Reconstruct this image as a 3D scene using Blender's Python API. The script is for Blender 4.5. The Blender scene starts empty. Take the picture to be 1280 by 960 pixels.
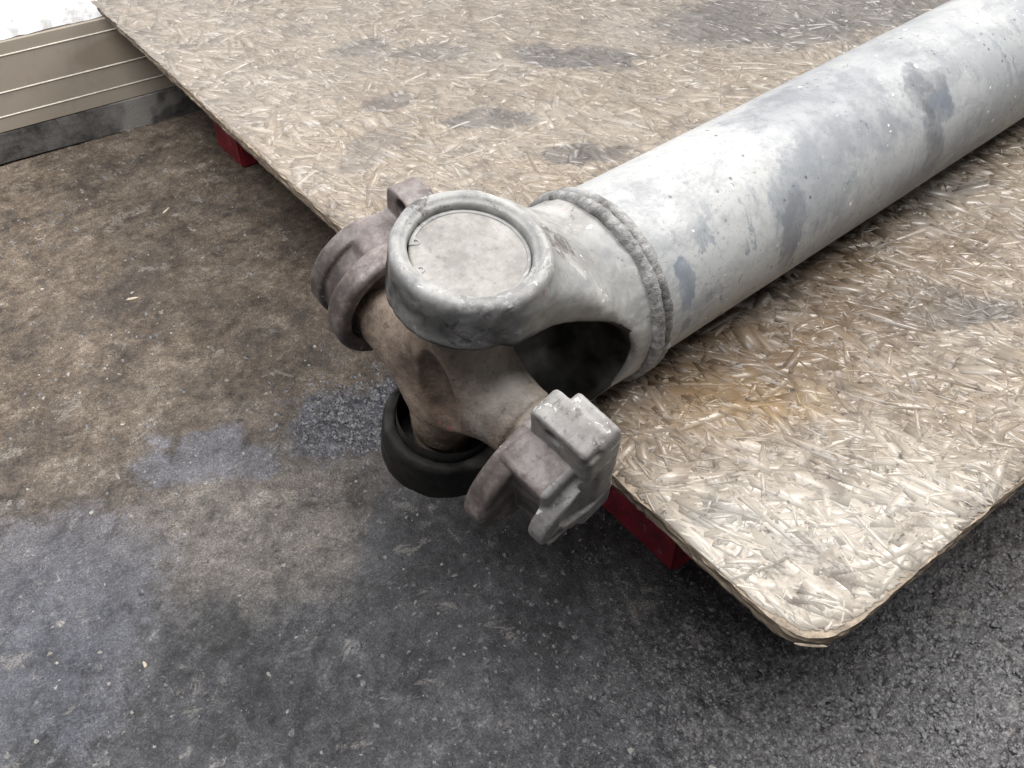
import bpy, math, random
import numpy as np
from mathutils import Vector, Matrix
R = math.radians
rng = np.random.default_rng(7)
random.seed(7)
sc = bpy.context.scene
C = sc.collection

# ------------------------------------------------------------------ camera, world, lamps, exposure
ZB = 0.18                                   # height of the board's upper face
cam_d = bpy.data.cameras.new('camera')
cam = bpy.data.objects.new('camera', cam_d)
C.objects.link(cam)
TH = R(40.995)
PITCH = math.atan2(1154, 1178)
cam.location = (0, 0, 0.4711 + ZB)
cam.rotation_euler = (math.pi / 2 - PITCH, 0, -TH)
cam_d.sensor_width = 36
cam_d.lens = 1178 / 1280 * 36
cam_d.clip_start = 0.01
cam_d.clip_end = 200
sc.camera = cam

w = bpy.data.worlds.new('World')
sc.world = w
w.use_nodes = True
bg = w.node_tree.nodes['Background']
bg.inputs[0].default_value = (0.93, 0.96, 1.0, 1)
bg.inputs[1].default_value = 0.16

def area(name, loc, target, sx, sy, power, col=(1, 1, 1), spread=180):
    d = bpy.data.lights.new(name, 'AREA')
    d.shape = 'RECTANGLE'; d.size = sx; d.size_y = sy; d.energy = power; d.color = col
    o = bpy.data.objects.new(name, d); C.objects.link(o)
    o.location = loc
    d.spread = R(spread)
    o.rotation_euler = (Vector(target) - Vector(loc)).to_track_quat('-Z', 'Y').to_euler()
    return o
area('workshop_door_light', (2.3, 0.25, 2.75), (0.35, 0.3, 0.1), 2.4, 1.2, 176, (1.0, 0.985, 0.96))
area('overhead_fill', (-0.35, 0.40, 2.1), (0.10, 0.60, 0.1), 1.5, 1.0, 48, (0.98, 0.99, 1.0))  # added fill from above, lifts the ear fronts and spider
area('wall_fill', (0.0, 0.50, 0.95), (0.22, 1.24, 0.12), 0.5, 0.3, 1.7, (0.97, 0.98, 1.0), 75)  # unseen lamp hung in mid-air, added to brighten the wall
sc.cycles.use_denoising = True
sc.cycles.denoising_prefilter = 'NONE'
sc.cycles.sample_clamp_indirect = 4.0
sc.view_settings.view_transform = 'Standard'
sc.view_settings.look = 'None'
sc.view_settings.exposure = 0.12
sc.view_settings.gamma = 1.0
sc.view_settings.use_curve_mapping = False

# ------------------------------------------------------------------ node helper
class Mat:
    def __init__(s, name):
        s.m = bpy.data.materials.new(name); s.m.use_nodes = True
        s.t = s.m.node_tree; s.n = s.t.nodes; s.l = s.t.links
        s.b = s.n['Principled BSDF']
        s.co = s.n.new('ShaderNodeTexCoord').outputs['Object']
    def put(s, sock, v):
        if v is None: return
        if hasattr(v, 'is_output'): s.l.new(v, sock)
        elif isinstance(v, (tuple, list)) and len(v) == 3 and sock.type == 'RGBA': sock.default_value = (*v, 1)
        else: sock.default_value = v
    def noise(s, scale, detail=5, rough=0.6, vec=None, dist=0.0, col=False):
        n = s.n.new('ShaderNodeTexNoise')
        s.put(n.inputs['Vector'], vec or s.co)
        n.inputs['Scale'].default_value = scale; n.inputs['Detail'].default_value = detail
        n.inputs['Roughness'].default_value = rough; n.inputs['Distortion'].default_value = dist
        return n.outputs['Color' if col else 'Fac']
    def voro(s, scale, vec=None, out='Distance', feature='F1', rand=1.0):
        n = s.n.new('ShaderNodeTexVoronoi'); n.feature = feature
        s.put(n.inputs['Vector'], vec or s.co); n.inputs['Scale'].default_value = scale
        n.inputs['Randomness'].default_value = rand
        return n.outputs[out]
    def mapping(s, vec=None, loc=(0, 0, 0), rot=(0, 0, 0), scale=(1, 1, 1), typ='POINT'):
        n = s.n.new('ShaderNodeMapping'); n.vector_type = typ
        s.put(n.inputs['Vector'], vec or s.co)
        n.inputs['Location'].default_value = loc; n.inputs['Rotation'].default_value = rot
        n.inputs['Scale'].default_value = scale
        return n.outputs[0]
    def step(s, v, a, b, lo=0.0, hi=1.0):
        n = s.n.new('ShaderNodeMapRange'); n.interpolation_type = 'SMOOTHSTEP'
        s.put(n.inputs['Value'], v)
        n.inputs['From Min'].default_value = a; n.inputs['From Max'].default_value = b
        n.inputs['To Min'].default_value = lo; n.inputs['To Max'].default_value = hi
        return n.outputs[0]
    def math(s, op, a, b=0.0, clamp=False):
        n = s.n.new('ShaderNodeMath'); n.operation = op; n.use_clamp = clamp
        s.put(n.inputs[0], a); s.put(n.inputs[1], b)
        return n.outputs[0]
    def vmath(s, op, a, b=(0, 0, 0)):
        n = s.n.new('ShaderNodeVectorMath'); n.operation = op
        s.put(n.inputs[0], a); s.put(n.inputs[1], b)
        return n.outputs['Value' if op in ('LENGTH', 'DOT_PRODUCT') else 'Vector']
    def mix(s, f, a, b, mode='MIX'):
        n = s.n.new('ShaderNodeMix'); n.data_type = 'RGBA'; n.blend_type = mode; n.clamp_factor = True
        s.put(n.inputs[0], f); s.put(n.inputs[6], a); s.put(n.inputs[7], b)
        return n.outputs[2]
    def ramp(s, f, stops):
        n = s.n.new('ShaderNodeValToRGB'); e = n.color_ramp.elements
        while len(e) < len(stops): e.new(0.5)
        for i, (p, c) in enumerate(stops):
            e[i].position = p; e[i].color = (*c, 1)
        s.put(n.inputs[0], f)
        return n.outputs[0]
    def warp(s, scale, amt, vec=None):
        d = s.vmath('SUBTRACT', s.noise(scale, 4, 0.65, vec, col=True), (0.5, 0.5, 0.5))
        n = s.n.new('ShaderNodeVectorMath'); n.operation = 'SCALE'
        s.put(n.inputs[0], d); n.inputs['Scale'].default_value = amt
        return s.vmath('ADD', vec or s.co, n.outputs[0])
    def blob(s, vec, loc, rad, rot=(0, 0, 0), soft=0.6):
        q = s.mapping(vec, loc, rot, rad, 'TEXTURE')
        return s.step(s.vmath('LENGTH', q), 1.0 + soft * 0.5, 1.0 - soft * 0.5)
    def attr(s, name, out='Color'):
        n = s.n.new('ShaderNodeAttribute'); n.attribute_name = name
        return n.outputs[out]
    def bump(s, h, strength, dist, normal=None):
        n = s.n.new('ShaderNodeBump'); n.inputs['Strength'].default_value = strength
        n.inputs['Distance'].default_value = dist
        s.put(n.inputs['Height'], h); s.put(n.inputs['Normal'], normal)
        return n.outputs[0]
    def out(s, col, rough, normal=None, metal=0.0, spec=None):
        s.put(s.b.inputs['Base Color'], col); s.put(s.b.inputs['Roughness'], rough)
        s.put(s.b.inputs['Metallic'], metal); s.put(s.b.inputs['Normal'], normal)
        if spec is not None: s.put(s.b.inputs['Specular IOR Level'], spec)
        return s.m

# ------------------------------------------------------------------ geometry helpers
def link_mesh(name, verts, faces, mat, parent=None, smooth=True):
    me = bpy.data.meshes.new(name)
    verts = np.asarray(verts, np.float32)
    if isinstance(faces, np.ndarray) and faces.ndim == 2:
        nf, k = faces.shape
        me.vertices.add(len(verts)); me.vertices.foreach_set('co', verts.ravel())
        me.loops.add(nf * k); me.loops.foreach_set('vertex_index', faces.astype(np.int32).ravel())
        me.polygons.add(nf); me.polygons.foreach_set('loop_start', np.arange(0, nf * k, k, dtype=np.int32))
        me.update(calc_edges=True)
    else:
        me.from_pydata([tuple(map(float, v)) for v in verts], [], faces)
    me.validate()
    if smooth: me.polygons.foreach_set('use_smooth', [True] * len(me.polygons))
    if mat: me.materials.append(mat)
    o = bpy.data.objects.new(name, me); C.objects.link(o)
    if parent: o.parent = parent
    return o
def thing(name, label, cat, loc, group=None, rotz=0.0):
    o = bpy.data.objects.new(name, None); C.objects.link(o)
    o.location = loc; o.rotation_euler = (0, 0, rotz); o.empty_display_size = 0.05
    o['label'] = label; o['category'] = cat
    if group: o['group'] = group
    return o
_lat = rng.random((48, 48, 48)).astype(np.float32)
def vn(p, scale, seed=0):
    """value noise in -1..1 at points p (n,3)"""
    q = np.asarray(p, np.float32) * scale + seed * 7.31
    i = np.floor(q).astype(np.int32); f = q - i; f = f * f * (3 - 2 * f)
    r = 0
    for dx in (0, 1):
        wx = f[:, 0] if dx else 1 - f[:, 0]
        for dy in (0, 1):
            wy = f[:, 1] if dy else 1 - f[:, 1]
            for dz in (0, 1):
                wz = f[:, 2] if dz else 1 - f[:, 2]
                r = r + wx * wy * wz * _lat[(i[:, 0] + dx) % 48, (i[:, 1] + dy) % 48, (i[:, 2] + dz) % 48]
    return r * 2 - 1
def fbm(p, scale, octv=4, seed=0, gain=0.5):
    r = 0; a = 1
    for k in range(octv):
        r = r + a * vn(p, scale * 2 ** k, seed + k); a *= gain
    return r
# signed distance shapes
def smin(a, b, k): h = np.clip(0.5 + 0.5 * (b - a) / k, 0, 1); return b * (1 - h) + a * h - k * h * (1 - h)
def smax(a, b, k): return -smin(-a, -b, k)
def box(x, y, z, c, h, r=0.0):
    qx, qy, qz = np.abs(x - c[0]) - h[0] + r, np.abs(y - c[1]) - h[1] + r, np.abs(z - c[2]) - h[2] + r
    return np.sqrt(np.maximum(qx, 0) ** 2 + np.maximum(qy, 0) ** 2 + np.maximum(qz, 0) ** 2) + np.minimum(np.maximum(qx, np.maximum(qy, qz)), 0) - r
def disc(rad, ax, r0, a0, a1, r=0.0):
    """cylinder: radial distance rad, axial coordinate ax"""
    qr = rad - r0 + r; qa = np.abs(ax - (a0 + a1) / 2) - (a1 - a0) / 2 + r
    return np.sqrt(np.maximum(qr, 0) ** 2 + np.maximum(qa, 0) ** 2) + np.minimum(np.maximum(qr, qa), 0) - r
def nets(fn, lo, hi, res):
    """surface nets of a signed distance function"""
    ax = [np.arange(l, h + res, res, dtype=np.float32) for l, h in zip(lo, hi)]
    X, Y, Z = np.meshgrid(*ax, indexing='ij')
    V = fn(X, Y, Z).astype(np.float32)
    nx, ny, nz = V.shape
    cs = {(i, j, k): V[i:nx - 1 + i, j:ny - 1 + j, k:nz - 1 + k] for i in (0, 1) for j in (0, 1) for k in (0, 1)}
    acc = np.zeros((nx - 1, ny - 1, nz - 1, 3), np.float32); cnt = np.zeros((nx - 1, ny - 1, nz - 1), np.float32)
    for d in range(3):
        for u in (0, 1):
            for v in (0, 1):
                a = [u, v]; a.insert(d, 0); b = [u, v]; b.insert(d, 1)
                A, B = cs[tuple(a)], cs[tuple(b)]
                m = (A < 0) != (B < 0)
                t = np.where(m, A / np.where(m, A - B, 1), 0)
                for q in range(3):
                    acc[..., q] += m * (t if q == d else a[q])
                cnt += m
    act = cnt > 0
    idx = np.full(act.shape, -1, np.int64); idx[act] = np.arange(act.sum())
    I = np.argwhere(act)
    P = (I + acc[act] / cnt[act][:, None]) * res + np.array([a[0] for a in ax])
    Q = []
    for d in range(3):
        e1, e2 = (d + 1) % 3, (d + 2) % 3
        sl0 = [slice(None)] * 3; sl1 = [slice(None)] * 3
        sl0[d] = slice(0, V.shape[d] - 1); sl1[d] = slice(1, V.shape[d])
        A, B = V[tuple(sl0)], V[tuple(sl1)]
        m = (A < 0) != (B < 0)
        m = m.copy()
        for e in (e1, e2):
            s0 = [slice(None)] * 3; s0[e] = 0; m[tuple(s0)] = False
            s0[e] = V.shape[e] - 1; m[tuple(s0)] = False
        J = np.argwhere(m); pos = A[m] < 0
        def g(o1, o2):
            K = J.copy(); K[:, e1] -= o1; K[:, e2] -= o2
            return idx[K[:, 0], K[:, 1], K[:, 2]]
        q = np.stack([g(1, 1), g(0, 1), g(0, 0), g(1, 0)], 1)
        q[~pos] = q[~pos][:, ::-1]
        Q.append(q)
    return P, np.concatenate(Q)
def vnormals(P, Q):
    a, b, c, d = (P[Q[:, i]] for i in range(4))
    n = np.cross(c - a, d - b); N = np.zeros_like(P)
    for i in range(4): np.add.at(N, Q[:, i], n)
    return N / (np.linalg.norm(N, axis=1)[:, None] + 1e-12)

# ------------------------------------------------------------------ materials
def floor_material():
    m = Mat('oily_concrete')
    wv = m.warp(7, 0.16); wf = m.warp(30, 0.03)
    n1 = m.noise(5, 6, 0.65); n2 = m.noise(28, 6, 0.7); n3 = m.noise(140, 4, 0.7)
    nm = m.math('ADD', m.math('MULTIPLY', m.noise(17, 12, 0.78, dist=0.3), 0.42), m.math('ADD', m.math('MULTIPLY', m.noise(75, 10, 0.82), 0.34), m.math('MULTIPLY', m.noise(280, 6, 0.85), 0.24)))
    brown = m.ramp(nm, [(0.42, (0.026, 0.0185, 0.013)), (0.49, (0.082, 0.061, 0.044)), (0.55, (0.135, 0.106, 0.080)), (0.62, (0.28, 0.235, 0.19))])
    grey = m.ramp(nm, [(0.42, (0.012, 0.012, 0.0135)), (0.49, (0.046, 0.046, 0.050)), (0.55, (0.088, 0.086, 0.091)), (0.62, (0.22, 0.215, 0.215))])
    mic = m.noise(620, 4, 0.8)
    scab = m.step(m.noise(24, 10, 0.8, m.mapping(loc=(3.1, 1.7, 0)), dist=0.7), 0.565, 0.58)
    scab2 = m.step(m.noise(30, 10, 0.8, m.mapping(loc=(8.3, 5.2, 0)), dist=0.7), 0.585, 0.60)
    crk = m.step(m.voro(9, m.warp(14, 0.10), 'Distance', 'DISTANCE_TO_EDGE'), 0.012, 0.004)
    # brown dust lies towards the wall, grey oily floor towards the front
    sep = m.vmath('DOT_PRODUCT', wv, (0.1, 1.0, 0.0))
    f = m.step(m.math('ADD', sep, m.math('MULTIPLY', m.math('SUBTRACT', n1, 0.5), 0.35)), 0.42, 0.78)
    col = m.mix(f, grey, brown)
    dirt = m.blob(wv, (0.16, 0.53, 0), (0.11, 0.09, 1)); col = m.mix(m.math('MULTIPLY', dirt, 0.55), col, m.ramp(nm, [(0.42, (0.06, 0.052, 0.045)), (0.62, (0.26, 0.225, 0.195))]))
    # oil stains, and a broad dark patch below the joint
    oil = m.ramp(nm, [(0.42, (0.018, 0.019, 0.024)), (0.62, (0.095, 0.10, 0.13))])
    s1 = m.blob(wv, (0.300, 0.570, 0), (0.062, 0.05, 1), soft=1.1)
    s2 = m.blob(wv, (0.163, 0.625, 0), (0.075, 0.035, 1), (0, 0, R(-35)), 0.9)
    s3 = m.blob(wv, (-0.03, 0.56, 0), (0.12, 0.11, 1), soft=1.0)
    s6 = m.blob(wv, (0.31, 0.36, 0), (0.13, 0.10, 1), soft=0.9)
    s4 = m.blob(wv, (0.46, 0.04, 0), (0.30, 0.20, 1), soft=0.9)
    def ragged(k, amt=4.5): return m.step(m.math('ADD', k, m.math('MULTIPLY', m.math('SUBTRACT', nm, 0.52), amt)), 0.25, 0.85)
    s1, s2, s3, s6 = ragged(s1, 3.0), ragged(s2), ragged(s3, 3.5), ragged(s6, 3.5)
    s5 = m.blob(wv, (0.20, 0.90, 0), (0.10, 0.03, 1), (0, 0, R(20)), 1.2)
    col = m.mix(m.math('MULTIPLY', s1, 0.9), col, oil)
    col = m.mix(m.math('MULTIPLY', s2, 0.6), col, m.ramp(nm, [(0.42, (0.05, 0.052, 0.06)), (0.62, (0.145, 0.152, 0.195))]))
    col = m.mix(m.math('MULTIPLY', s3, 0.5), col, m.ramp(nm, [(0.42, (0.06, 0.065, 0.08)), (0.62, (0.125, 0.132, 0.17))]))
    col = m.mix(m.math('MULTIPLY', s6, 0.75), col, m.ramp(nm, [(0.42, (0.012, 0.012, 0.013)), (0.62, (0.075, 0.073, 0.078))]))
    col = m.mix(m.math('MULTIPLY', s4, 0.8), col, m.ramp(nm, [(0.42, (0.016, 0.015, 0.016)), (0.62, (0.14, 0.135, 0.14))]))
    col = m.mix(m.math('MULTIPLY', s5, 0.4), col, (0.03, 0.025, 0.022))
    rb = m.blob(wv, (0.63, 0.09, 0), (0.07, 0.06, 1), soft=1.0)
    col = m.mix(m.math('MULTIPLY', rb, 0.6), col, (0.07, 0.04, 0.018))
    big = m.step(m.noise(11, 5, 0.7, dist=0.6), 0.5, 0.72)
    col = m.mix(m.math('MULTIPLY', big, 0.45), col, (0.028, 0.025, 0.025))
    fleck = m.step(m.noise(75, 3, 0.6, dist=1.0), 0.66, 0.72)
    col = m.mix(m.math('MULTIPLY', fleck, 0.45), col, (0.30, 0.28, 0.255))
    fl2 = m.step(m.noise(38, 5, 0.75, dist=0.8), 0.64, 0.70)
    col = m.mix(m.math('MULTIPLY', fl2, 0.4), col, (0.24, 0.22, 0.20))
    for sc_, thr, cc, am in ((95, 0.965, (0.25, 0.23, 0.21), 0.55), (150, 0.95, (0.28, 0.26, 0.24), 0.6), (110, 0.955, (0.025, 0.024, 0.025), 0.7), (260, 0.945, (0.36, 0.34, 0.31), 0.7)):
        vv = m.warp(sc_ * 1.6, 1.3 / sc_)
        cell = m.step(m.math('ADD', m.voro(sc_, vv, 'Color'), 0.0), thr, thr + 0.01)
        k = m.math('MULTIPLY', cell, m.step(m.voro(sc_, vv), 0.48, 0.36))
        col = m.mix(m.math('MULTIPLY', k, am), col, cc)
    # oily grit: grains differ in tone, the brightest are painted sparkle
    gr = m.ramp(m.noise(300, 4, 0.75, dist=0.5), [(0.36, (0.008, 0.0075, 0.008)), (0.48, (0.038, 0.036, 0.038)), (0.58, (0.10, 0.096, 0.10)), (0.68, (0.30, 0.29, 0.30))])
    gk = m.math('MAXIMUM', m.math('MULTIPLY', s4, 0.85), m.math('MULTIPLY', s1, 0.45))
    col = m.mix(m.math('MULTIPLY', gk, m.step(m.noise(40, 5, 0.7), 0.35, 0.55, 0.5, 1.0)), col, gr)
    pit = m.step(m.noise(190, 2, 0.5), 0.30, 0.22)
    col = m.mix(m.math('MULTIPLY', pit, 0.8), col, (0.012, 0.011, 0.011))
    col = m.mix(m.math('MULTIPLY', scab, 0.42), col, (0.020, 0.018, 0.018))
    col = m.mix(m.math('MULTIPLY', scab2, 0.32), col, (0.26, 0.235, 0.21))
    col = m.mix(m.math('MULTIPLY', crk, m.step(m.noise(6, 3), 0.5, 0.6, 0, 0.5)), col, (0.015, 0.013, 0.013))
    col = m.mix(1.0, col, m.ramp(mic, [(0.34, (0.42, 0.42, 0.42)), (0.5, (0.95, 0.95, 0.95)), (0.66, (1.75, 1.72, 1.68))]), 'MULTIPLY')
    wet = m.math('MAXIMUM', m.math('MAXIMUM', s1, m.math('MULTIPLY', s4, 0.9)), m.math('MULTIPLY', s3, 0.25))
    rough = m.math('SUBTRACT', m.step(n3, 0.3, 0.7, 0.62, 0.85), m.math('MULTIPLY', wet, 0.45))
    h = m.math('ADD', m.math('MULTIPLY', n3, 0.6), m.noise(420, 3, 0.7))
    nb = m.bump(h, 0.55, 0.0022)
    return m.out(col, rough, nb, spec=0.45)
M_floor = floor_material()

def simple(name, c0, c1, scale, rough=0.6, bump=0.3, bd=0.001, extra=None):
    m = Mat(name)
    n = m.noise(scale, 6, 0.65); n2 = m.noise(scale * 6, 4, 0.7)
    col = m.ramp(m.math('ADD', m.math('MULTIPLY', n, 0.7), m.math('MULTIPLY', n2, 0.3)), [(0.40, c0), (0.60, c1)])
    sp = m.math('MULTIPLY', m.step(m.noise(scale * 9, 4, 0.75), 0.58, 0.66), 0.4)
    col = m.mix(sp, col, tuple(0.45 * q for q in c0))
    nb = m.bump(m.math('ADD', n2, m.noise(scale * 22, 3, 0.6)), bump, bd)
    if extra: col = extra(m, col)
    return m.out(col, rough, nb)
def flecks_on(col_f, scale, a, b, amt=1.0):
    def fn(m, col):
        k = m.step(m.noise(scale, 4, 0.65, dist=0.5), a, b)
        return m.mix(m.math('MULTIPLY', k, amt), col, col_f)
    return fn
M_chip = simple('pale_aggregate', (0.14, 0.125, 0.11), (0.33, 0.31, 0.285), 160, 0.8)
M_grit = simple('dark_grit', (0.02, 0.019, 0.021), (0.18, 0.175, 0.18), 300, 0.27)
M_splint = simple('pale_wood_splinter', (0.45, 0.36, 0.26), (0.62, 0.53, 0.42), 120, 0.6)
M_plaster = simple('white_plaster', (0.86, 0.86, 0.86), (0.92, 0.92, 0.92), 12, 0.75, 0.2, 0.001,
                   lambda m, c: m.mix(m.math('MULTIPLY', m.math('MULTIPLY', m.step(m.noise(38, 7, 0.75), 0.46, 0.60), 0.6), m.blob(m.warp(9, 0.04), (0.25, 0, 0.152), (0.30, 1, 0.022), soft=1.2)), c, (0.36, 0.33, 0.29)))
M_seal = simple('dusty_black_seal', (0.02, 0.019, 0.018), (0.10, 0.092, 0.085), 22, 0.7, 0.4, 0.002,
                flecks_on((0.19, 0.18, 0.165), 9, 0.52, 0.66, 0.8))
def strip_material():
    m = Mat('beige_cladding')
    n = m.noise(4, 5, 0.6); n2 = m.noise(60, 4, 0.6)
    col = m.ramp(n, [(0.3, (0.215, 0.180, 0.142)), (0.7, (0.265, 0.230, 0.188))])
    wv = m.warp(12, 0.03)
    wet = m.blob(wv, (0.20, 0, 0.105), (0.075, 1, 0.020), soft=0.35)
    col = m.mix(m.math('MULTIPLY', wet, 0.55), col, (0.16, 0.125, 0.09))
    sp = m.math('MULTIPLY', m.step(m.voro(42), 0.17, 0.10), m.step(m.noise(16, 3, 0.5), 0.5, 0.6))
    col = m.mix(m.math('MULTIPLY', sp, 0.85), col, (0.05, 0.03, 0.02))
    low = m.math('MULTIPLY', m.step(m.noise(30, 4, 0.7), 0.5, 0.75), 0.35)
    col = m.mix(low, col, (0.13, 0.10, 0.075))
    return m.out(col, 0.5, m.bump(n2, 0.1, 0.001))
M_strip = strip_material()
M_red = simple('worn_red_paint', (0.10, 0.004, 0.010), (0.24, 0.010, 0.022), 40, 0.6, 0.5, 0.0015,
               lambda m, c: m.mix(m.math('MULTIPLY', m.step(m.noise(34, 5, 0.7), 0.60, 0.68), 0.8), c,
                                  m.ramp(m.noise(300, 2), [(0.4, (0.05, 0.02, 0.015)), (0.6, (0.35, 0.27, 0.22))])))

def board_stains_and_sheen(m, col, n_fine):
    """oil and dirt on the board, and a sheen painted at its front corner; object coordinates = metres from the board's origin"""
    wv = m.warp(16, 0.07)
    dark = (0.05, 0.047, 0.05)
    rag = m.noise(1, 9, 0.78, m.mapping(rot=(0, 0, R(68)), scale=(22, 60, 1)))
    sm = m.noise(1, 8, 0.75, m.mapping(m.warp(10, 0.04), rot=(0, 0, R(68)), scale=(11, 75, 1)))
    col = m.mix(m.step(sm, 0.44, 0.60, 0, 0.55), col, (0.215, 0.178, 0.138))
    col = m.mix(m.step(sm, 0.46, 0.38, 0, 0.45), col, (0.12, 0.095, 0.073))
    for loc, rad, rz, amt in (((0.545, 0.664), (0.045, 0.022), -35, 0.6), ((0.713, 0.706), (0.075, 0.03), -40, 0.7),
                              ((0.595, 0.821), (0.05, 0.02), -40, 0.5), ((0.575, 0.557), (0.045, 0.016), -40, 0.6),
                              ((0.486, 0.759), (0.03, 0.02), 0, 0.45), ((0.537, 0.885), (0.04, 0.02), -30, 0.5),
                              ((0.96, 0.62), (0.16, 0.075), -30, 0.75), ((1.10, 0.53), (0.14, 0.05), -35, 0.6),
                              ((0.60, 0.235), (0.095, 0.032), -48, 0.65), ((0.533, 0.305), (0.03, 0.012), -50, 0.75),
                              ((0.335, 0.185), (0.02, 0.012), -50, 0.55), ((0.361, 0.147), (0.022, 0.012), -40, 0.5),
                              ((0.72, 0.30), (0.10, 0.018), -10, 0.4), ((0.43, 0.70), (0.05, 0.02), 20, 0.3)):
        k = m.blob(wv, (*loc, 0), (*rad, 1), (0, 0, R(rz)), 1.0)
        k = m.step(m.math('ADD', k, m.math('MULTIPLY', m.math('SUBTRACT', rag, 0.5), 2.2)), 0.28, 0.85)
        k = m.math('MULTIPLY', m.math('MULTIPLY', k, min(0.92, amt * 1.35)), m.step(n_fine, 0.25, 0.6, 0.7, 1.0))
        col = m.mix(k, col, dark)
    yel = m.blob(wv, (0.42, 0.245, 0), (0.06, 0.03, 1), (0, 0, R(-40)), 1.2)
    col = m.mix(m.math('MULTIPLY', yel, 0.55), col, (0.36, 0.22, 0.085))
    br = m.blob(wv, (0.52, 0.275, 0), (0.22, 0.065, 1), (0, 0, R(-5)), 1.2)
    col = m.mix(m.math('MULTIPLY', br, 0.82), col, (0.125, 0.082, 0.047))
    pale = m.blob(wv, (0.37, 0.135, 0), (0.13, 0.06, 1), (0, 0, R(-25)), 1.3)  # front-corner sheen painted as a pale patch
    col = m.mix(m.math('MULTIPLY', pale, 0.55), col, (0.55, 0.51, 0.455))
    dust = m.math('MULTIPLY', m.step(m.noise(9, 6, 0.7), 0.42, 0.68), 0.40)
    col = m.mix(dust, col, (0.33, 0.295, 0.26))
    grime = m.math('MULTIPLY', m.step(m.noise(20, 8, 0.8), 0.50, 0.62), 0.6)
    col = m.mix(grime, col, (0.13, 0.105, 0.088))
    sp = m.math('MULTIPLY', m.step(m.noise(110, 5, 0.8, dist=0.4), 0.58, 0.65), 0.7)
    col = m.mix(sp, col, (0.05, 0.04, 0.035))
    back = m.step(m.math('ADD', m.vmath('DOT_PRODUCT', wv, (0.55, 0.83, 0)), m.math('MULTIPLY', m.noise(7, 5, 0.7), 0.25)), 0.80, 1.15)
    col = m.mix(m.math('MULTIPLY', back, 0.35), col, (0.15, 0.135, 0.125))
    wh = m.math('MULTIPLY', m.step(m.noise(150, 4, 0.7, dist=0.6), 0.63, 0.69), 0.55)
    return m.mix(wh, col, (0.60, 0.56, 0.50))
def strand_material():
    m = Mat('wood_strands')
    uv = m.attr('flake_uv', 'Vector'); tint = m.attr('tint', 'Fac')
    g1 = m.noise(1.0, 4, 0.7, m.mapping(uv, scale=(16, 520, 1)))
    g2 = m.noise(1.0, 3, 0.6, m.mapping(uv, scale=(40, 1300, 1)))
    base = m.ramp(tint, [(0.0, (0.125, 0.092, 0.064)), (0.35, (0.215, 0.168, 0.123)), (0.75, (0.295, 0.240, 0.185)), (1.0, (0.48, 0.42, 0.345))])
    col = m.mix(m.step(g1, 0.50, 0.36, 0, 0.75), base, (0.12, 0.09, 0.065))
    col = m.mix(m.step(g2, 0.54, 0.64, 0, 0.6), col, (0.60, 0.53, 0.44))
    col = board_stains_and_sheen(m, col, g1)
    rough = m.math('ADD', m.step(g1, 0.35, 0.65, 0.27, 0.46), m.math('MULTIPLY', m.step(m.noise(24, 5, 0.7), 0.45, 0.7), 0.2))
    nb = m.bump(m.math('ADD', g1, m.math('MULTIPLY', g2, 0.5)), 0.22, 0.0006)
    return m.out(col, rough, nb, spec=0.6)
M_strand = strand_material()
def board_edge_material():
    m = Mat('board_edge')
    g = m.noise(1.0, 5, 0.7, m.mapping(scale=(60, 60, 700)))
    col = m.ramp(g, [(0.3, (0.03, 0.021, 0.014)), (0.5, (0.12, 0.088, 0.06)), (0.72, (0.36, 0.29, 0.21))])
    return m.out(col, 0.7, m.bump(g, 0.8, 0.002))
M_edge = board_edge_material()

M_under = simple('board_ground', (0.10, 0.075, 0.052), (0.30, 0.235, 0.17), 90, 0.6)

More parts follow.
